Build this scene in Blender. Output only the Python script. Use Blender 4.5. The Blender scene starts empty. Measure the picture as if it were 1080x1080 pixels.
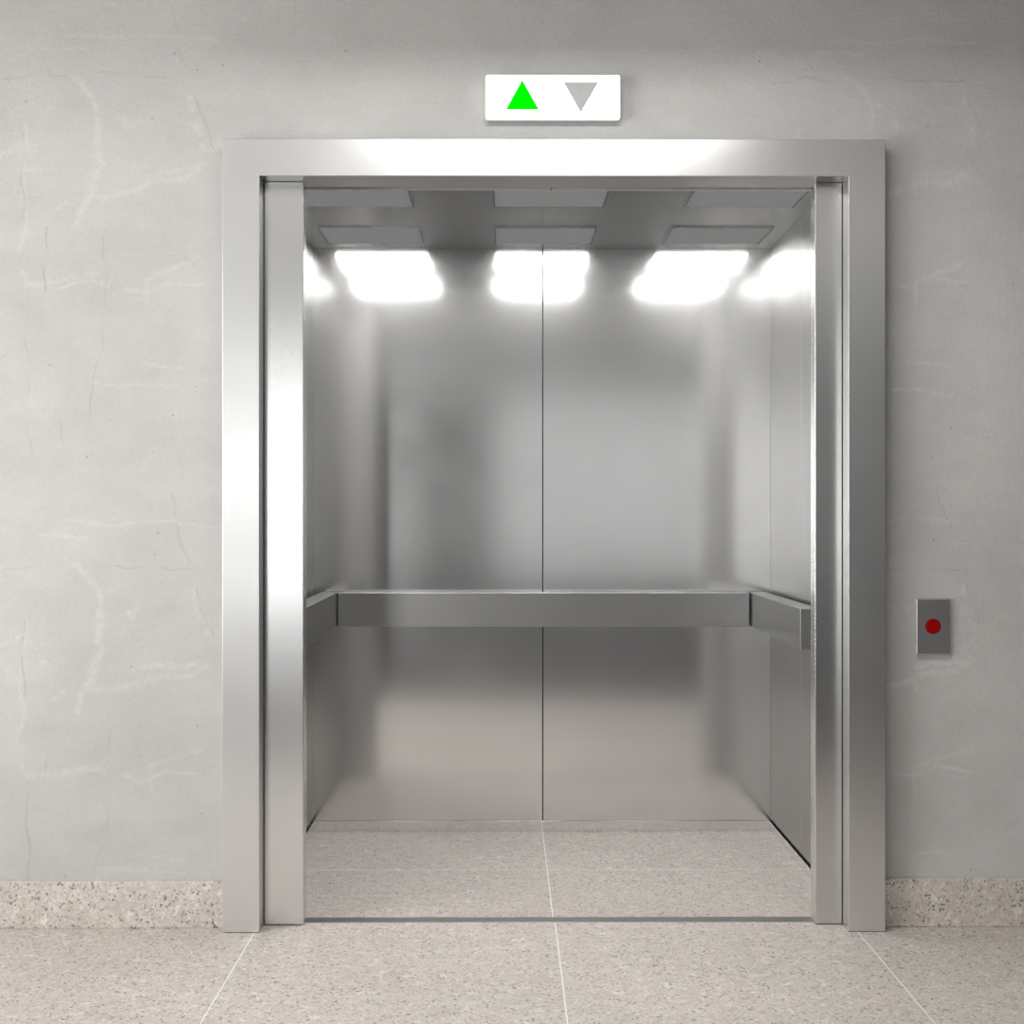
import bpy, bmesh, math, random
import numpy as np
from mathutils import Vector
C = bpy.context.scene.collection
SC = bpy.context.scene
PI = math.pi

# ------------------------------------------------------------------ camera
YAW = math.atan(8/1500)
cd = bpy.data.cameras.new('camera'); cam = bpy.data.objects.new('camera', cd); C.objects.link(cam)
cd.sensor_width = 36; cd.lens = 50.0; cd.clip_start = .05
cam.location = (0, 0, 1.2); cam.rotation_euler = (PI/2, 0, -YAW)
SC.camera = cam

# ------------------------------------------------------------------ world and lights
W = bpy.data.worlds.new('world'); SC.world = W; W.use_nodes = True
W.node_tree.nodes['Background'].inputs[0].default_value = (.85, .92, 1, 1)
W.node_tree.nodes['Background'].inputs[1].default_value = .6

def area(name, loc, rot, sx, sy, power, col=(1, 1, 1), spread=180):
    l = bpy.data.lights.new(name, 'AREA'); l.shape = 'RECTANGLE'; l.size = sx; l.size_y = sy
    l.energy = power; l.color = col; l.spread = math.radians(spread)
    o = bpy.data.objects.new(name, l); C.objects.link(o); o.location = loc; o.rotation_euler = rot
    return o
CEIL = 2.75
# side light set in an added window of the left wall, facing the room
area('left_side_light', (-3.17, 1.95, 1.45), (0, -PI/2, 0), 1.8, 2.0, 124, (1, .99, .97))
# fill light in an added far window, behind the camera on the left
area('far_fill_light', (-2.5, -7.46, 1.4), (PI/2, 0, 0), 1.1, 2.4, 52, (1, .99, .98))
area('rear_fill_light', (-3.17, -4.8, 1.45), (0, -PI/2, 0), 2.2, 3.4, 32, (1, .99, .98))  # added fill to whiten the frame's left stile
# lamp of the ceiling panel in front of the lift
area('ceiling_lamp_light', (.15, 2.98, CEIL-.022), (0, 0, 0), 1.2, .38, 29, (1, .99, .97))

SC.view_settings.view_transform = 'Standard'; SC.view_settings.look = 'None'
SC.view_settings.exposure = -.18; SC.view_settings.gamma = 1; SC.view_settings.use_curve_mapping = False
SC.cycles.max_bounces = 10; SC.cycles.glossy_bounces = 8; SC.cycles.diffuse_bounces = 5
SC.cycles.use_denoising = True
SC.cycles.sample_clamp_indirect = 8
SC.cycles.use_light_tree = True

# ------------------------------------------------------------------ pixel helpers (used once, to measure the place)
def PX(px, Y):
    t = (px-540)/1500
    return (math.sin(YAW)+t*math.cos(YAW))/(math.cos(YAW)-t*math.sin(YAW))*Y
def PZ(py, Y, X=0):
    return 1.2-(py-540)/1500*(Y*math.cos(YAW)+X*math.sin(YAW))

# ------------------------------------------------------------------ node helpers
class NB:
    def __init__(s, name):
        s.m = bpy.data.materials.new(name); s.m.use_nodes = True
        s.t = s.m.node_tree; s.t.nodes.clear()
        s.out = s.t.nodes.new('ShaderNodeOutputMaterial')
    def n(s, typ, ins={}, **kw):
        nd = s.t.nodes.new(typ)
        for k, v in kw.items(): setattr(nd, k, v)
        for k, v in ins.items(): s.set(nd.inputs[k], v)
        return nd
    def set(s, inp, v):
        if isinstance(v, bpy.types.NodeSocket): s.t.links.new(v, inp)
        else: inp.default_value = v
    def math(s, op, a, b=None, c=None, clamp=False):
        nd = s.t.nodes.new('ShaderNodeMath'); nd.operation = op; nd.use_clamp = clamp
        for i, v in enumerate((a, b, c)):
            if v is not None: s.set(nd.inputs[i], v)
        return nd.outputs[0]
    def vmath(s, op, a, b=None, scale=None, out=0):
        nd = s.t.nodes.new('ShaderNodeVectorMath'); nd.operation = op
        s.set(nd.inputs[0], a)
        if b is not None: s.set(nd.inputs[1], b)
        if scale is not None: s.set(nd.inputs['Scale'], scale)
        return nd.outputs[out]
    def mix(s, f, a, b, blend='MIX'):
        nd = s.t.nodes.new('ShaderNodeMix'); nd.data_type = 'RGBA'; nd.blend_type = blend
        s.set(nd.inputs[0], f); s.set(nd.inputs[6], a); s.set(nd.inputs[7], b)
        return nd.outputs[2]
    def ramp(s, f, lo, hi, a=0., b=1.):
        nd = s.t.nodes.new('ShaderNodeMapRange'); nd.clamp = True
        s.set(nd.inputs[0], f)
        for i, v in enumerate((lo, hi, a, b)): nd.inputs[i+1].default_value = v
        return nd.outputs[0]
    def noise(s, vec, scale, detail=4, rough=.55, dist=0):
        nd = s.t.nodes.new('ShaderNodeTexNoise'); s.set(nd.inputs['Vector'], vec)
        nd.inputs['Scale'].default_value = scale; nd.inputs['Detail'].default_value = detail
        nd.inputs['Roughness'].default_value = rough; nd.inputs['Distortion'].default_value = dist
        return nd.outputs[0]
    def pos(s): return s.n('ShaderNodeNewGeometry').outputs['Position']
    def bsdf(s, col, rough, metal=0, bump=None, bstr=.2, bdist=.002, **kw):
        b = s.n('ShaderNodeBsdfPrincipled')
        s.set(b.inputs['Base Color'], col); s.set(b.inputs['Roughness'], rough); s.set(b.inputs['Metallic'], metal)
        for k, v in kw.items(): s.set(b.inputs[k], v)
        if bump is not None:
            bp = s.n('ShaderNodeBump', {'Height': bump, 'Strength': bstr, 'Distance': bdist})
            s.t.links.new(bp.outputs[0], b.inputs['Normal'])
        s.t.links.new(b.outputs[0], s.out.inputs[0])
        return s.m

def steel(name, base=.62, rough=.22, aniso=0., tint=(1, .995, .985), grain=(2, 2, 420), gamp=.01):
    b = NB(name); p = b.pos()
    r = b.ramp(b.noise(p, 5, 3, .6), .3, .7, rough-gamp, rough+gamp)
    cl = b.ramp(b.noise(p, 2.2, 2), .3, .7, .97, 1.03)
    col = b.vmath('SCALE', (base*tint[0], base*tint[1], base*tint[2]), scale=cl)
    return b.bsdf(col, r, 1.0, Anisotropic=aniso)

def brushed(name, base, r1, r2, f):
    m = steel(name, base, r1); t = m.node_tree
    p1 = [n for n in t.nodes if n.type == 'BSDF_PRINCIPLED'][0]; out = [n for n in t.nodes if n.type == 'OUTPUT_MATERIAL'][0]
    p2 = t.nodes.new('ShaderNodeBsdfPrincipled'); p2.inputs['Metallic'].default_value = 1; p2.inputs['Roughness'].default_value = r2
    t.links.new(p1.inputs['Base Color'].links[0].from_socket, p2.inputs['Base Color'])
    mx = t.nodes.new('ShaderNodeMixShader'); mx.inputs[0].default_value = f
    t.links.new(p1.outputs[0], mx.inputs[1]); t.links.new(p2.outputs[0], mx.inputs[2]); t.links.new(mx.outputs[0], out.inputs[0])
    return m

def flat(name, col, rough=.5, metal=0, emit=None, estr=0, spec=.5):
    b = NB(name); p = b.pos()
    c = b.vmath('SCALE', col, scale=b.ramp(b.noise(p, 40, 3), .3, .7, .96, 1.04))
    kw = {'Specular IOR Level': spec}
    if emit: kw |= {'Emission Color': (*emit, 1), 'Emission Strength': estr}
    return b.bsdf(c, rough, metal, **kw)

# --- concrete of the lift wall: trowelled mortar with lime veins and hair cracks (real stains, their own shapes)
WALL_Y = 4.12
VEINS = [  # (wall pixel polyline x3.6, half-width in mm)
    ([(285, 300), (350, 370), (380, 430), (374, 520), (365, 590), (378, 625), (352, 665), (340, 740), (315, 800), (298, 860)], 9),
    ([(330, 752), (430, 738), (540, 712), (590, 690), (690, 685), (770, 640)], 8), ([(540, 712), (545, 750)], 5),
    ([(560, 670), (620, 655), (700, 650), (760, 635)], 6),
    ([(-40, 615), (40, 580), (88, 552)], 7),
    ([(95, 470), (92, 560), (95, 660), (85, 740), (90, 850), (75, 950)], 5),
    ([(95, 560), (130, 570)], 9), ([(95, 640), (155, 635)], 5), ([(0, 690), (50, 680), (60, 710), (40, 750)], 5),
    ([(480, 455), (490, 475)], 8), ([(535, 460), (542, 461)], 6), ([(425, 388), (435, 390)], 6),
    ([(745, 470), (760, 500)], 11), ([(768, 545), (772, 550)], 7), ([(720, 370), (728, 400)], 7),
    ([(240, 135), (400, 137), (520, 132), (660, 135), (830, 148)], 3.2), ([(155, 185), (350, 186)], 3.5),
    ([(90, 1035), (110, 1075), (200, 1065), (360, 1045)], 7), ([(210, 805), (250, 775)], 6),
    ([(560, 1150), (560, 1060), (700, 1000), (760, 975)], 5), ([(220, 1100), (330, 1070), (400, 1090), (420, 1040)], 4),
    ([(480, 1090), (560, 1110), (640, 1070), (760, 1080)], 4),
    ([(520, 1370), (570, 1385), (700, 1390)], 3.5), ([(360, 1460), (560, 1465), (680, 1475)], 3.5),
]
CRACKS = [
    ([(640, 0), (655, 70), (672, 130), (680, 180), (716, 260)], 2.5),
    ([(150, 185), (165, 230), (188, 275)], 1.9), ([(0, 300), (70, 298), (130, 283), (245, 285)], 2.2),
    ([(370, 280), (480, 287), (600, 292), (740, 290)], 2.0), ([(745, 380), (775, 450), (815, 555)], 2.0),
    ([(178, 860), (182, 960), (168, 1040), (172, 1100)], 2.5), ([(86, 500), (91, 660), (85, 850)], 2.9),
    ([(100, 1110), (102, 1300), (104, 1480), (108, 1660), (110, 1760)], 2.7), ([(395, 900), (397, 1100), (390, 1300), (356, 1400), (345, 1560), (335, 1640)], 1.7),
    ([(235, 1560), (238, 1700)], 1.7), ([(-20, 1380), (60, 1320)], 1.5),
]
def concrete(name, veins=True, base=(.522, .515, .502)):
    b = NB(name); p = b.pos()
    cloud = b.noise(p, 1.3, 5, .6, .4); mid = b.noise(b.vmath('MULTIPLY', p, (5, 5, 9)), 1, 6, .6, .6)
    fine = b.noise(p, 90, 4, .65); grain = b.noise(b.vmath('MULTIPLY', p, (240, 240, 240)), 1, 2)
    k = b.math('MULTIPLY', b.ramp(cloud, .3, .7, .90, 1.07), b.ramp(mid, .3, .7, .955, 1.04))
    k = b.math('MULTIPLY', k, b.ramp(fine, .25, .75, .96, 1.035))
    col = b.vmath('SCALE', base, scale=k)
    # slanted trowel strokes (height only)
    rot = b.n('ShaderNodeMapping', {'Vector': p, 'Rotation': (0, .65, 0), 'Scale': (14, 1, 160)}).outputs[0]
    tr = b.noise(rot, 1, 3, .6)
    trm = b.ramp(b.noise(p, 2.1, 2), .48, .62)
    h = b.math('ADD', b.math('MULTIPLY', fine, .45), b.math('MULTIPLY', b.math('MULTIPLY', tr, trm), .35))
    h = b.math('ADD', h, b.math('MULTIPLY', mid, .6)); h = b.math('ADD', h, b.math('MULTIPLY', grain, .12))
    if veins:
        vv = b.n('ShaderNodeAttribute', attribute_name='vein').outputs['Fac']
        cc = b.n('ShaderNodeAttribute', attribute_name='crack').outputs['Fac']
        brk = b.ramp(b.noise(p, 45, 4, .7), .35, .6, .25, 1)
        vm = b.math('MULTIPLY', vv, brk)
        cm = b.math('MULTIPLY', cc, b.ramp(b.noise(p, 14, 2), .42, .56, .15, 1))
        col = b.mix(b.math('MULTIPLY', vm, .42), col, (.68, .68, .66, 1))
        col = b.mix(b.math('MULTIPLY', cm, .24), col, (.22, .21, .19, 1))
        h = b.math('SUBTRACT', h, b.math('MULTIPLY', cm, .12)); h = b.math('ADD', h, b.math('MULTIPLY', vm, .1))
    # pin holes
    vo = b.n('ShaderNodeTexVoronoi', {'Vector': p, 'Scale': 16.}); vo.feature = 'F1'
    pin = b.math('MULTIPLY', b.ramp(vo.outputs['Distance'], .035, .07, 1, 0), b.ramp(b.n('ShaderNodeSeparateColor', {0: vo.outputs['Color']}).outputs[0], .62, .64))
    col = b.mix(b.math('MULTIPLY', pin, .35), col, (.25, .24, .22, 1))
    h = b.math('SUBTRACT', h, b.math('MULTIPLY', pin, .4))
    return b.bsdf(col, .72, 0, h, .7, .005)

def granite(name, grout=None, gw=.0017, k0=1.):
    b = NB(name); p = b.pos()
    v1 = b.n('ShaderNodeTexVoronoi', {'Vector': b.vmath('ADD', p, b.vmath('SCALE', b.n('ShaderNodeTexNoise', {'Vector': p, 'Scale': 120.}).outputs[1], scale=.006)), 'Scale': 185.})
    rc = b.n('ShaderNodeSeparateColor', {0: v1.outputs['Color']})
    # grain colour
    c = b.mix(b.ramp(rc.outputs[0], .0, 1.), (.48, .425, .385, 1), (.63, .585, .545, 1))
    c = b.mix(b.ramp(b.noise(p, 7, 4, .6), .35, .65, 0, .45), c, (.56, .52, .49, 1))
    c = b.mix(b.ramp(b.noise(p, 70, 3, .6), .52, .7, 0, .5), c, (.72, .68, .65, 1))
    warm = b.ramp(rc.outputs[1], .86, .9, 0, .6); c = b.mix(warm, c, (.50, .38, .31, 1))
    wht = b.ramp(rc.outputs[1], .10, .06, 0, .4); c = b.mix(wht, c, (.82, .79, .77, 1))
    dk = b.math('MULTIPLY', b.ramp(rc.outputs[2], .84, .88), b.ramp(b.noise(p, 28, 2), .42, .55, .2, 1)); c = b.mix(b.math('MULTIPLY', dk, .95), c, (.11, .09, .08, 1))
    v2 = b.n('ShaderNodeTexVoronoi', {'Vector': p, 'Scale': 42.}); r2 = b.n('ShaderNodeSeparateColor', {0: v2.outputs['Color']})
    big = b.math('MULTIPLY', b.ramp(v2.outputs['Distance'], .12, .24, 1, 0), b.ramp(r2.outputs[0], .66, .69)); c = b.mix(b.math('MULTIPLY', big, .9), c, (.11, .085, .075, 1))
    c = b.mix(b.ramp(b.noise(p, 16, 5, .7), .36, .64, .0, .5), c, (.44, .40, .365, 1))
    c = b.mix(b.ramp(b.noise(b.vmath('ADD', p, (7, 3, 1)), 30, 4, .7), .56, .68, .0, .6), c, (.78, .74, .70, 1))
    sh = b.ramp(b.noise(p, 1.6, 3), .3, .7, .96*k0, 1.09*k0)
    c = b.vmath('SCALE', c, scale=sh)
    rough = .42
    if grout:
        s = b.n('ShaderNodeSeparateXYZ', {0: p}); m = None
        for ax, o, per in grout:
            if per: d = b.math('ABSOLUTE', b.math('SUBTRACT', b.math('FLOORED_MODULO', b.math('SUBTRACT', s.outputs[ax], o-per/2), per), per/2))
            else: d = b.math('ABSOLUTE', b.math('SUBTRACT', s.outputs[ax], o))
            k = b.ramp(d, gw*.75, gw*1.15, 1, 0); m = k if m is None else b.math('MAXIMUM', m, k)
        c = b.mix(m, c, (.80, .79, .76, 1))
    return b.bsdf(c, rough, 0, b.noise(p, 200, 2), .08, .0006)

M = {}
M['wall'] = concrete('mortar_wall'); M['plain'] = concrete('plain_mortar', False, (.30, .298, .29))
M['floor'] = granite('granite_floor', [(0, .1482, .8615), (1, 4.181, .8615)], k0=.98)
M['car_floor'] = granite('granite_car_floor', [(0, .1435, None), (1, 4.772, None)], k0=.89)
M['skirting'] = granite('granite_skirting', k0=1.06)
M['frame'] = steel('frame_steel', .74, .30, gamp=.015)
M['door'] = steel('door_steel', .70, .24)
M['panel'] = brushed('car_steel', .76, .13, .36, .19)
M['ceil_steel'] = steel('ceiling_steel', .50, .24)
M['rail'] = steel('rail_steel', .42, .30)
M['sill'] = steel('sill_metal', .44, .35)
M['plinth'] = steel('plinth_steel', .82, .10)
M['black'] = flat('black_gap', (.012, .012, .012), .6)
M['shaft'] = flat('shaft_grey', (.08, .08, .08), .8)
M['white'] = flat('white_plastic', (.85, .85, .85), .35, 0, (1, 1, 1), .95)
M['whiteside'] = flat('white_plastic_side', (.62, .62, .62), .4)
M['green'] = flat('lit_green', (0, .3, 0), .5, 0, (0, 1, 0), .9, spec=0)
M['grey'] = flat('unlit_arrow_grey', (.42, .42, .42), .4)
M['red'] = flat('red_button', (.30, .001, .001), .5, spec=.08)
M['plate'] = steel('plate_steel', .66, .31)
M['lens'] = flat('lamp_lens', (.8, .8, .8), .5, 0, (1, .99, .975), 15)
M['blade'] = flat('louvre_blade', (.028, .028, .028), .9, spec=0)
M['paint'] = flat('ceiling_paint', (.72, .72, .71), .8)
M['dark_wall'] = flat('dark_wall_paint', (.14, .14, .14), .7)
M['side'] = brushed('shaded_side_steel', .40, .31, .46, .25)  # steel darkened: shade of the side walls put into the colour
M['return'] = brushed('return_steel', .70, .4, .75, .6)
M['dim_panel'] = flat('dim_fill_panel', (.7, .7, .7), .5, 0, (1, 1, .99), .62)  # glow of the fill panel added over the right side
M['glow_panel'] = flat('far_glow_panel', (.5, .5, .5), .5, 0, (.98, 1, 1), .6)  # glow added to lighten the far wall as the steel reflects it
M['carpet'] = flat('dark_carpet', (.05, .05, .055), .9)
M['door_wood'] = flat('dark_door_paint', (.02, .02, .022), .5)
M['glass'] = flat('window_frame_white', (.8, .8, .8), .4)

# ------------------------------------------------------------------ mesh helpers
def box(bm, x0, x1, y0, y1, z0, z1):
    v = [bm.verts.new((x, y, z)) for x in (x0, x1) for y in (y0, y1) for z in (z0, z1)]
    for f in ((0, 1, 3, 2), (4, 6, 7, 5), (0, 4, 5, 1), (2, 3, 7, 6), (0, 2, 6, 4), (1, 5, 7, 3)):
        bm.faces.new([v[i] for i in f])
def prism(bm, pts, lo, hi, axis=1, caps=True):
    """polygon pts (a, b) extruded along axis"""
    def mk(a, b, c): return {1: (a, c, b), 0: (c, a, b), 2: (a, b, c)}[axis]
    A = [bm.verts.new(mk(a, b, lo)) for a, b in pts]; B = [bm.verts.new(mk(a, b, hi)) for a, b in pts]
    n = len(pts)
    for i in range(n): bm.faces.new((A[i], A[(i+1) % n], B[(i+1) % n], B[i]))
    bm.faces.new(A[::-1]); bm.faces.new(B)
def rrect(x0, x1, z0, z1, r, n=5):
    out = []
    for cx, cz, a0 in ((x1-r, z1-r, 0), (x0+r, z1-r, 90), (x0+r, z0+r, 180), (x1-r, z0+r, 270)):
        for k in range(n+1):
            a = math.radians(a0+90*k/n); out.append((cx+r*math.cos(a), cz+r*math.sin(a)))
    return out
def obj(name, bm, mat, parent=None, bevel=0, seg=2, smooth=False, label=None, origin=None):
    bmesh.ops.recalc_face_normals(bm, faces=bm.faces)
    if origin: bmesh.ops.translate(bm, verts=bm.verts, vec=-Vector(origin))
    me = bpy.data.meshes.new(name); bm.to_mesh(me); bm.free(); me.materials.append(mat)
    o = bpy.data.objects.new(name, me); C.objects.link(o)
    if origin: o.location = origin
    if parent: o.parent = parent; o.matrix_parent_inverse = parent.matrix_world.inverted() if False else o.matrix_parent_inverse
    if parent and parent.type == 'EMPTY': o.location = Vector(o.location)-Vector(parent['_base'])
    if bevel:
        md = o.modifiers.new('bevel', 'BEVEL'); md.width = bevel; md.segments = seg; md.limit_method = 'ANGLE'; md.harden_normals = True
    if smooth or bevel:
        for p in me.polygons: p.use_smooth = True
        if not bevel:
            pass
    if label: o['label'] = label
    return o
def boxo(name, dims, mat, parent=None, bevel=0, **k):
    bm = bmesh.new(); box(bm, *dims); return obj(name, bm, mat, parent, bevel, **k)
EMPTIES = []
def thing(name, label, cat, loc, group=None):
    o = bpy.data.objects.new(name, None); C.objects.link(o); o.location = loc; o['_base'] = loc
    o['label'] = label; o['category'] = cat; o['kind'] = 'thing'
    if group: o['group'] = group
    o.empty_display_size = .1; EMPTIES.append(o)
    return o
def tag(o, label, cat, group=None):
    o['label'] = label; o['category'] = cat
    if group: o['group'] = group
    return o
def struct(o, label=None):
    o['kind'] = 'structure'
    if label: o['label'] = label
    return o

# ------------------------------------------------------------------ measured places
FY = 4.058                                   # front face of the door frame
FL, FR, FT = PX(234.3, FY), PX(933.9, FY), PZ(146.5, FY)
IL, IR, IT = PX(273.5, FY), PX(894.8, FY), PZ(184.8, FY)
DY0, DY1 = 4.131, 4.190                      # door leaves
DL, DR = PX(320.2, DY0), PX(859.6, DY0)
BY = 5.34                                    # back wall of the car
CL, CR = PX(330, BY), PX(812.4, BY)
CZ = PZ(262.3, BY)
CY0 = 4.212                                  # front of the car
OL, OR, OT = FL+.014, FR-.014, 2.215         # opening in the wall, behind the frame

# ------------------------------------------------------------------ the lobby
RX0, RX1, RY0 = -3.2, 3.6, -7.5
def grid_patch(x0, x1, z0, z1, step):
    nx, nz = max(1, round((x1-x0)/step)), max(1, round((z1-z0)/step))
    X, Z = np.meshgrid(np.linspace(x0, x1, nx+1), np.linspace(z0, z1, nz+1))
    v = np.stack([X.ravel(), np.full(X.size, WALL_Y), Z.ravel()], 1)
    i = (np.arange(nz)[:, None]*(nx+1)+np.arange(nx)[None, :]).ravel()
    return v, np.stack([i, i+1, i+nx+2, i+nx+1], 1)
def build_wall():
    VX0, VX1, VZ = PX(-60, WALL_Y), PX(1140, WALL_Y), 2.7
    parts = [grid_patch(VX0, OL, 0, VZ, .003), grid_patch(OR, VX1, 0, VZ, .003), grid_patch(OL, OR, OT, VZ, .003)]
    parts += [grid_patch(RX0, VX0, 0, VZ, 9), grid_patch(VX1, RX1, 0, VZ, 9), grid_patch(RX0, RX1, VZ, CEIL, 9)]
    # thickness round the opening and the rear side
    n = 0; V = []; F = []
    for v, f in parts: V.append(v); F.append(f+n); n += len(v)
    e = []
    def quad(*c):
        nonlocal n
        V.append(np.array(c, float)); F.append(np.array([[n, n+1, n+2, n+3]])); n += 4
    Y0, Y1 = WALL_Y, WALL_Y+.14
    quad((OL, Y0, 0), (OL, Y1, 0), (OL, Y1, OT), (OL, Y0, OT)); quad((OR, Y1, 0), (OR, Y0, 0), (OR, Y0, OT), (OR, Y1, OT))
    quad((OL, Y0, OT), (OL, Y1, OT), (OR, Y1, OT), (OR, Y0, OT))
    quad((OL, Y1, 0), (RX0, Y1, 0), (RX0, Y1, CEIL), (OL, Y1, CEIL)); quad((RX1, Y1, 0), (OR, Y1, 0), (OR, Y1, CEIL), (RX1, Y1, CEIL))
    quad((OR, Y1, OT), (OL, Y1, OT), (OL, Y1, CEIL), (OR, Y1, CEIL))
    for x in (RX0, RX1): quad((x, Y0, 0), (x, Y1, 0), (x, Y1, CEIL), (x, Y0, CEIL))
    V = np.concatenate(V); F = np.concatenate(F)
    me = bpy.data.meshes.new('wall_back')
    me.vertices.add(len(V)); me.vertices.foreach_set('co', V.ravel())
    me.loops.add(F.size); me.loops.foreach_set('vertex_index', F.ravel().astype(np.int32))
    me.polygons.add(len(F)); me.polygons.foreach_set('loop_start', np.arange(0, F.size, 4, dtype=np.int32))
    me.update(calc_edges=True)
    # stains: distance of every wall point to the vein and crack lines
    K = 4.12/1500; rs = np.random.RandomState(4)
    x0, z0 = PX(0, WALL_Y), PZ(0, WALL_Y)
    U = V[:, 0]-x0; T = z0-V[:, 2]
    def wob(a, b_, seed, amp, oct):
        r = np.random.RandomState(seed); o = 0
        for k in range(oct):
            f = 9*1.9**k
            for _ in range(3):
                th = r.rand()*6.28; o = o+np.sin(a*f*math.cos(th)*6.28/2+b_*f*math.sin(th)*6.28/2+r.rand()*6.28)*amp/1.6**k
        return o
    def lay(lists, wamp, oct, soft, seed):
        out = np.zeros(len(V)); A = U+wob(U, T, seed, wamp, oct); B = T+wob(U, T, seed+9, wamp, oct)
        for rep in range(2):                      # the mortar lifts repeat in two courses and on both sides
            for col in range(2):
                dx, dz = col*812*K, rep*516*K
                for pl, w in lists:
                    amp = .55+.6*rs.rand(); ox, oz = (rs.rand(2)-.5)*(.03 if rep or col else 0)
                    pts = [(x/3.6*K+dx+ox, y/3.6*K+dz+oz) for x, y in pl]
                    wd = w*.001; d = np.full(len(V), 9.)
                    xs = [p[0] for p in pts]; zs = [p[1] for p in pts]; m_ = .06
                    s_ = np.where((A > min(xs)-m_) & (A < max(xs)+m_) & (B > min(zs)-m_) & (B < max(zs)+m_))[0]
                    if not len(s_): continue
                    a_, b_ = A[s_], B[s_]; dd = np.full(len(s_), 9.)
                    for (ax, az), (bx, bz) in zip(pts, pts[1:]):
                        ex, ez = bx-ax, bz-az
                        h = np.clip(((a_-ax)*ex+(b_-az)*ez)/(ex*ex+ez*ez), 0, 1)
                        dd = np.minimum(dd, np.hypot(a_-ax-h*ex, b_-az-h*ez))
                    val = np.clip((1+soft-dd/wd)/(2*soft), 0, 1)*amp
                    out[s_] = np.maximum(out[s_], val)
        return out
    vein = lay(VEINS, .0026, 4, .95, 1); crack = lay(CRACKS, .0022, 3, .5, 5)
    # scattered fine lime threads
    for nm, arr in (('vein', vein), ('crack', crack)):
        at = me.attributes.new(nm, 'FLOAT', 'POINT'); at.data.foreach_set('value', arr.astype(np.float32))
    me.materials.append(M['wall'])
    o = bpy.data.objects.new('wall_back', me); C.objects.link(o); return o
struct(build_wall(), 'grey mortar wall with lime veins around the lift')
# floor: stone in front of the lift, dark carpet further off
struct(boxo('floor', (RX0, RX1, 1.55, 4.207-.050, -.06, 0), M['floor']), 'speckled beige stone floor tiles with pale joints')
struct(boxo('floor_carpet', (RX0, RX1, RY0, 1.55, -.06, 0), M['carpet']))
struct(boxo('ceiling', (RX0, RX1, RY0, WALL_Y+.14, CEIL, CEIL+.1), M['paint']))
# left wall with openings for the added windows
wy0, wy1, wz0, wz1 = .85, 3.05, .5, 2.4
vy0, vy1 = -6.6, -3.0
bm = bmesh.new()
for d in ((RY0, vy0, 0, CEIL), (vy1, wy0, 0, CEIL), (wy1, WALL_Y, 0, CEIL), (wy0, wy1, 0, wz0), (wy0, wy1, wz1, CEIL), (vy0, vy1, 0, .3), (vy0, vy1, 2.6, CEIL)):
    box(bm, RX0-.12, RX0, d[0], d[1], d[2], d[3])
struct(obj('wall_left', bm, M['plain']))
struct(boxo('wall_right', (RX1, RX1+.1, RY0, WALL_Y, 0, CEIL), M['dark_wall']))
# far wall with an added tall window and a dark double door
fx0, fx1 = -3.1, -1.9
bm = bmesh.new()
for d in ((RX0, fx0, 0, CEIL), (fx1, RX1, 0, CEIL), (fx0, fx1, 0, .1), (fx0, fx1, 2.65, CEIL)):
    box(bm, d[0], d[1], RY0-.12, RY0, d[2], d[3])
struct(obj('wall_front', bm, M['plain']))
def window(name, horiz, a0, a1, z0, z1, at):
    bm = bmesh.new(); t = .05
    rects = [(a0, a1, z0, z0+t), (a0, a1, z1-t, z1), (a0, a0+t, z0, z1), (a1-t, a1, z0, z1), ((a0+a1)/2-t/2, (a0+a1)/2+t/2, z0, z1)]
    for r in rects:
        if horiz: box(bm, r[0], r[1], at-.04, at+.0, r[2], r[3])
        else: box(bm, at-.04, at, r[0], r[1], r[2], r[3])
    return struct(obj(name, bm, M['glass']))
window('added_window_1', False, wy0, wy1, wz0, wz1, RX0-.03)  # added window around the side light
window('added_window_4', False, vy0, vy1, .3, 2.6, RX0-.03)  # added window around the rear fill light
window('added_window_2', True, fx0, fx1, .1, 2.65, RY0-.03)  # added window around the far fill light
struct(boxo('added_glow_panel', (-.12, 3.0, RY0-.0, RY0+.02, .35, 2.72), M['glow_panel']))  # glowing panel added on the far wall to brighten the car's reflections
struct(boxo('door_1', (-1.58, -.25, RY0, RY0+.04, .005, 2.5), M['door_wood']))
# bulkhead above the lift front, out of frame: its lower edge shades the top of the wall
struct(boxo('trim_1', (RX0, RX1, 3.40, 3.55, 2.645, CEIL), M['paint']))
# skirtings
SK = PZ(929.5, 4.105)
struct(boxo('baseboard_left', (RX0, FL-.0005, 4.105, WALL_Y, 0, SK), M['skirting'], bevel=.002), 'speckled beige stone baseboard left of the lift')
struct(boxo('baseboard_right', (FR+.0005, RX1, 4.105, WALL_Y, 0, SK+.004), M['skirting'], bevel=.002), 'speckled beige stone baseboard right of the lift')
# lobby ceiling lamp (frame; the lamp itself is the area light in it)
ct = thing('ceiling_light', 'white square-edged ceiling light panel in front of the lift, above the picture', 'ceiling light', (.15, 2.98, CEIL))
ct2 = thing('ceiling_light', 'large dim fill panel added under the ceiling over the right side of the lobby', 'ceiling light', (2.05, -.1, CEIL))  # fill panel added to brighten the frame's right stile
boxo('fill_panel', (1.42, 2.68, -1.78, 1.58, CEIL-.02, CEIL-.012), M['dim_panel'], ct2)
bm = bmesh.new()
for r in ((1.37, 1.42, -1.83, 1.63), (2.68, 2.73, -1.83, 1.63), (1.42, 2.68, -1.83, -1.78), (1.42, 2.68, 1.58, 1.63)): box(bm, r[0], r[1], r[2], r[3], CEIL-.03, CEIL)
obj('lamp_frame', bm, M['glass'], ct2)
bm = bmesh.new()
for r in ((-.50, -.45, 2.76, 3.2), (.75, .80, 2.76, 3.2), (-.45, .75, 2.76, 2.79), (-.45, .75, 3.17, 3.2)): box(bm, r[0], r[1], r[2], r[3], CEIL-.03, CEIL)
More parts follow.
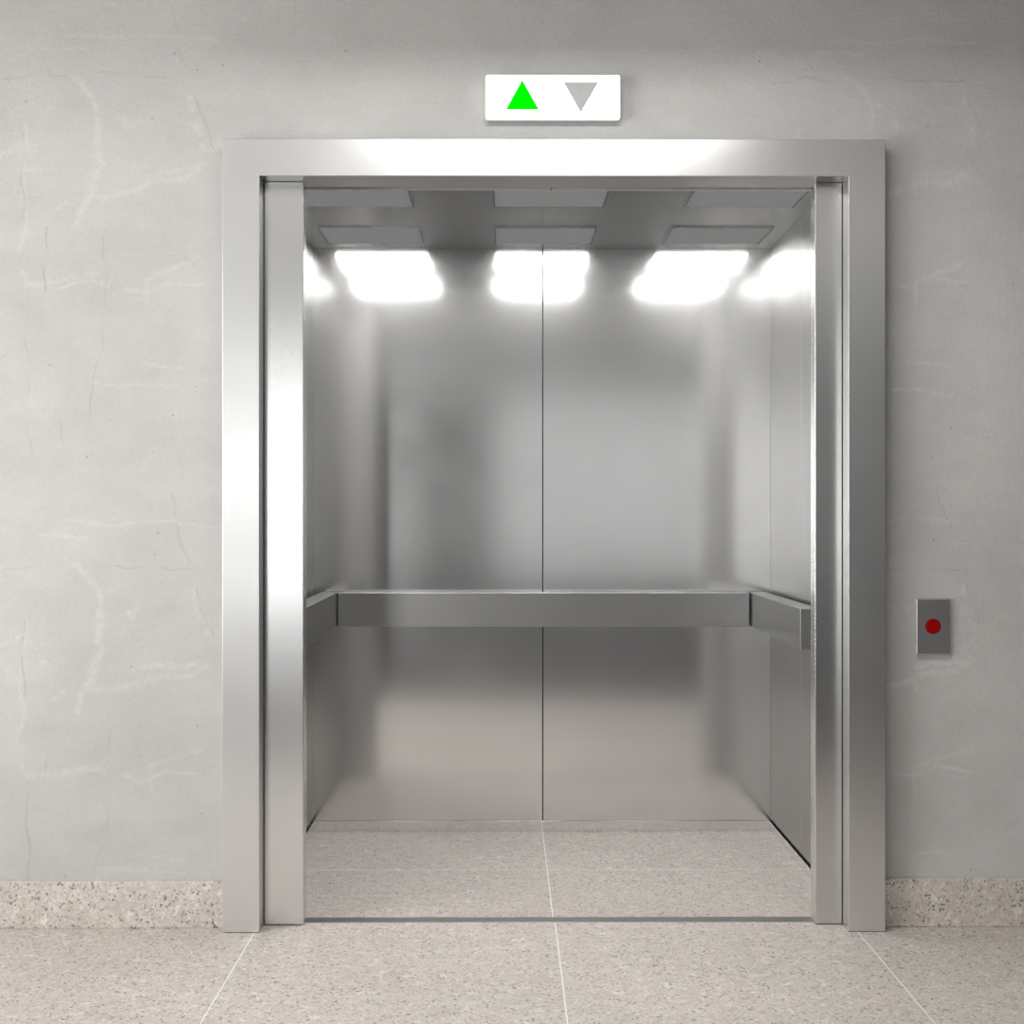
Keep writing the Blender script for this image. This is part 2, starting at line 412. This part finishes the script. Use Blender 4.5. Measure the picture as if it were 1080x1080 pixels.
obj('lamp_frame', bm, M['glass'], ct)

# ------------------------------------------------------------------ steel door frame (casing + reveal), one folded sheet
prof = [(0, WALL_Y-.0006), (0, FY), (IL-FL, FY), (IL-FL, DY0-.002), (IL-FL-.012, DY0-.002), (IL-FL-.012, FY+.012), (.010, FY+.012), (.010, WALL_Y-.0006)]
bm = bmesh.new(); st = []
for corner in range(4):
    ring = []
    for o, y in prof:
        if corner == 0: co = (FL+o, y, .0015)
        elif corner == 1: co = (FL+o, y, FT-o)
        elif corner == 2: co = (FR-o, y, FT-o)
        else: co = (FR-o, y, .0015)
        ring.append(bm.verts.new(co))
    st.append(ring)
for a, b_ in zip(st, st[1:]):
    for i in range(len(prof)):
        j = (i+1) % len(prof); bm.faces.new((a[i], a[j], b_[j], b_[i]))
bm.faces.new(st[0]); bm.faces.new(st[-1])
FRAME = thing('elevator_door_frame', 'wide brushed steel frame around the open lift doorway', 'door frame', ((FL+FR)/2, FY, 0))
obj('casing', bm, M['frame'], FRAME, .0016, 2)
# header over the doors: soffit that hides the track
bm = bmesh.new(); box(bm, OL+.02, OR-.02, DY0+.0, 4.206, IT, OT-.01)
obj('header', bm, M['frame'], FRAME)

# ------------------------------------------------------------------ sliding doors, nearly fully open
bm = bmesh.new()
for side, (a, b_) in (('left', (OL+.004, DL)), ('right', (DR, OR-.004))):
    t = thing('sliding_door', f'narrow strip of the {side} steel sliding door, slid open', 'elevator door', ((a+b_)/2, DY0, 0), 'two lift doors slid open')
    boxo('door_leaf', (a, b_, DY0, DY1, .0022, IT-.002), M['door'], t, .0022)
    e = (PX(278.3, DY0), PX(279.3, DY0)) if side == 'left' else (PX(887.7, DY0), PX(888.7, DY0))
    boxo('gap_shade', (e[0], e[1], DY0-.0012, DY0-.0001, .004, IT-.004), M['black'], t)  # black strip painted in for the dark gap beside the jamb
bm.free()
SL = thing('door_sill', 'dark grey metal door sill strip between lobby floor and lift', 'door sill', ((DL+DR)/2, 4.18, 0))
boxo('sill_plate', (OL+.004, OR-.004, 4.158, 4.2105, -.05, .0008), M['sill'], SL, .0006)

# ------------------------------------------------------------------ the lift car
CAR = thing('elevator_car', 'empty brushed steel lift car with handrails and stone floor', 'elevator', ((CL+CR)/2, CY0, 0))
XM = PX(572.4, BY); GAP = .0017; YS = 4.785; ZP = PZ(865.5, BY)
PT = .02
# floor
boxo('car_floor', (CL-PT, CR+PT, CY0, BY+PT, -.05, 0), M['car_floor'], CAR, label='speckled beige stone car floor')
# back panels
boxo('back_panel', (CL-PT, XM-GAP, BY, BY+PT, ZP, CZ-.0), M['panel'], CAR, .0012)
boxo('back_panel', (XM+GAP, CR+PT, BY, BY+PT, ZP, CZ-.0), M['panel'], CAR, .0012)
boxo('joint_backing', (XM-.02, XM+.02, BY+PT, BY+PT+.004, ZP, CZ), M['black'], CAR)
# side panels
for xa, xb, sd in ((CL-PT, CL, -1), (CR, CR+PT, 1)):
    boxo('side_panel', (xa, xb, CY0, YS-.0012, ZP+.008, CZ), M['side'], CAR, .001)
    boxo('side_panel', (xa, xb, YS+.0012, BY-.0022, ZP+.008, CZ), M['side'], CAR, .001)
    xo = (xa-.004, xa) if sd < 0 else (xb, xb+.004)
    boxo('joint_backing', (xo[0], xo[1], CY0, BY+PT, 0, CZ), M['black'], CAR)
    # plinth, slightly proud with a shadow gap over it
    xp = (CL-PT, CL+.002) if sd < 0 else (CR-.002, CR+PT)
    boxo('plinth', (xp[0], xp[1], CY0+.01, BY, 0, ZP-.006), M['plinth'], CAR, .001)
boxo('plinth', (CL+.002, CR-.002, BY-.001, BY+PT, 0, ZP-.0012), M['plinth'], CAR, .0006)
# front returns and transom inside the car
boxo('front_return', (CL-PT, DL-.012, CY0, CY0+.03, .0, CZ), M['return'], CAR, .001)
boxo('front_return', (DR+.012, CR+PT, CY0, CY0+.03, .0, CZ), M['return'], CAR, .001)
# ceiling: two sheets
boxo('ceiling_panel', (CL-PT, CR+PT, CY0, BY+PT, CZ, CZ+.012), M['ceil_steel'], CAR)
for xa, xb in ((CL+.001, XM-GAP), (XM+GAP, CR-.001)):
    boxo('ceiling_strip', (xa, xb, 4.322, 4.336, CZ-.0085, CZ), M['return'], CAR)  # thin pale strip added for the bright line along the ceiling front

# ceiling lamps: added saw-tooth louvres turn the lit faces towards the back wall
def lamp(cx, y0, y1):
    w = .175; n = 13; p_ = (y1-y0)/n; hh = p_*math.tan(math.radians(15))
    z = CZ
    bb = bmesh.new(); lb = bmesh.new()
    bx, by = cx, (y0+y1)/2
    for k in range(n):
        ya, yb = y0+k*p_, y0+(k+1)*p_
        inset = 0
        xa, xb = cx-w+inset, cx+w-inset
        # blade: dark thin wedge; its near face looks at the lobby
        prism(bb, [(ya, z), (ya, z-hh), (ya+.0012, z-hh), (ya+.0012, z)], xa, xb, 0)
        # lens face
        v = [lb.verts.new(c) for c in ((xa, ya+.0012, z-hh+.0003), (xb, ya+.0012, z-hh+.0003), (xb, yb, z-.0003), (xa, yb, z-.0003))]
        lb.faces.new((v[0], v[3], v[2], v[1]))
        for xc in (xa-.0012, xb):
            box(bb, xc, xc+.0012, ya, yb, z-hh, z)
    o = obj('lamp_lens', lb, M['lens'], CAR)
    b2 = obj('louvre', bb, M['blade'], None); b2.parent = o; b2.location = (0, 0, 0)
    tb = bmesh.new(); xa, xb, e = cx-w-.0015, cx+w+.0015, .003
    box(tb, xa-e, xb+e, y0-e-.0005, y0-.0005, z-hh, z);
    box(tb, xa-e, xa, y0-.0005, y1, z-hh, z); box(tb, xb, xb+e, y0-.0005, y1, z-hh, z)
    b3 = obj('lamp_trim', tb, M['ceil_steel'], None); b3.parent = o
    return o
for cx in (PX(407, BY+.3)-.0, PX(570, BY+.3), PX(733, BY+.3)):
    lamp(cx, 4.93, 5.23); lamp(cx, 4.34, 4.60)

# handrails: flat box rails on short posts
RZ0, RZ1 = .7765, .9025
RLx, RRx = PX(355.3, 5.25), PX(792, 5.25)
def post(parent, x0, x1, y0, y1):
    boxo('bracket', (x0, x1, y0, y1, .82, .86), M['rail'], None).parent = parent
def rail(dims, posts):
    o = boxo('handrail', dims, M['rail'], CAR, .0018)
    base = Vector(CAR['_base'])
    for p in posts:
        b2 = boxo('rail_bracket', (*p, .815, .865), M['rail'], None); b2.parent = o
    return o
rail((PX(356.3, 5.25), PX(790.2, 5.25), 5.25, 5.31, RZ0, RZ1), [(x-.02, x+.02, 5.31, BY) for x in (-.5, .14, .78)])
rail((RLx-.062, RLx, 4.375, 5.305, RZ0, RZ1), [(CL, RLx-.062, y-.02, y+.02) for y in (4.5, 5.15)])
rail((RRx, RRx+.062, 4.375, 5.305, RZ0, RZ1), [(RRx+.062, CR, y-.02, y+.02) for y in (4.5, 5.15)])

# dark shaft behind everything
struct(boxo('wall_shaft', (OL-.3, OR+.3, BY+.1, BY+.15, -.1, 2.6), M['shaft']))

# ------------------------------------------------------------------ direction indicator over the door
SY = 4.088
sx0, sx1, sz0, sz1 = PX(512, SY), PX(654.2, SY), PZ(126, SY), PZ(78.8, SY)
IND = thing('direction_indicator', 'white lit sign with green up arrow and grey down arrow above door', 'indicator sign', ((sx0+sx1)/2, WALL_Y, sz0))
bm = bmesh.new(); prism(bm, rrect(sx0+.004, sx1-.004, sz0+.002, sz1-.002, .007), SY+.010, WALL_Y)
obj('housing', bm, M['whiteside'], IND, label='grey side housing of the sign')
def tri(pts, r):
    """triangle with rounded corners"""
    out = []; P = [Vector(p) for p in pts]
    for i in range(3):
        a, b_, c = P[i-1], P[i], P[(i+1) % 3]
        d1 = (a-b_).normalized(); d2 = (c-b_).normalized()
        p0 = b_+d1*r; p1 = b_+d2*r
        for k in range(5):
            t = k/4; q = p0*(1-t)**2+b_*2*t*(1-t)+p1*t*t; out.append((q.x, q.y))
    return out
def sp(x, y): return (PX(x, SY), PZ(y, SY))
up = [sp(534.2, 115.2), sp(550.8, 85), sp(567.8, 115.2)]; dn = [sp(595.4, 87.2), sp(629.8, 87.2), sp(612.4, 117.2)]
# front cover
bm = bmesh.new(); prism(bm, rrect(sx0, sx1, sz0, sz1, .008), SY, SY+.010)
obj('front_cover', bm, M['white'], IND, .0012, label='glossy white front cover')
def arrow(name, pts, mat, lab):
    c = sum((Vector(q) for q in pts), Vector((0, 0)))/3
    bm = bmesh.new(); prism(bm, tri([tuple(c+(Vector(q)-c)*1.03) for q in pts], .0025), SY-.0004, SY+.0005)
    rim = obj('arrow_rim', bm, M['black'], IND, label='thin dark rim')
    bm = bmesh.new(); prism(bm, tri(pts, .006), SY-.0022, SY+.0005)
    a = obj(name, bm, mat, IND, .0004, label=lab)
arrow('up_arrow', up, M['green'], 'lit green up triangle'); arrow('down_arrow', dn, M['grey'], 'unlit grey down triangle')

# ------------------------------------------------------------------ call button plate
KY = 4.109
kx0, kx1, kz0, kz1 = PX(966.3, KY), PX(1002.3, KY), PZ(691.3, KY), PZ(631.3, KY)
KP = thing('call_panel', 'small grey steel call plate with round red button on right wall', 'elevator button', ((kx0+kx1)/2, WALL_Y, kz0))
bm = bmesh.new(); prism(bm, [(kx0, kz0), (kx1, kz0), (kx1, kz1), (kx0, kz1)], KY, WALL_Y)
obj('plate', bm, M['plate'], KP, .0042, 2)
bx, bz = PX(984, KY), PZ(660.8, KY)
def ring(bm, prof, seg=40):
    rs = []
    for r, y in prof:
        rs.append([bm.verts.new((bx+r*math.cos(2*PI*k/seg), y, bz+r*math.sin(2*PI*k/seg))) for k in range(seg)])
    for a, b_ in zip(rs, rs[1:]):
        for k in range(seg): bm.faces.new((a[k], a[(k+1) % seg], b_[(k+1) % seg], b_[k]))
    bm.faces.new(rs[0]); bm.faces.new(rs[-1])
bm = bmesh.new(); ring(bm, [(.0226, KY+.001), (.0226, KY-.0006), (.0215, KY-.0006), (.0215, KY+.001)][:2]); obj('button_ring', bm, M['black'], KP, label='black rim of the button')
bm = bmesh.new(); ring(bm, [(.0213, KY), (.0213, KY-.003), (.0205, KY-.0042), (.0185, KY-.0046)]); obj('button', bm, M['red'], KP, label='round dark red button')

for e in EMPTIES: del e['_base']
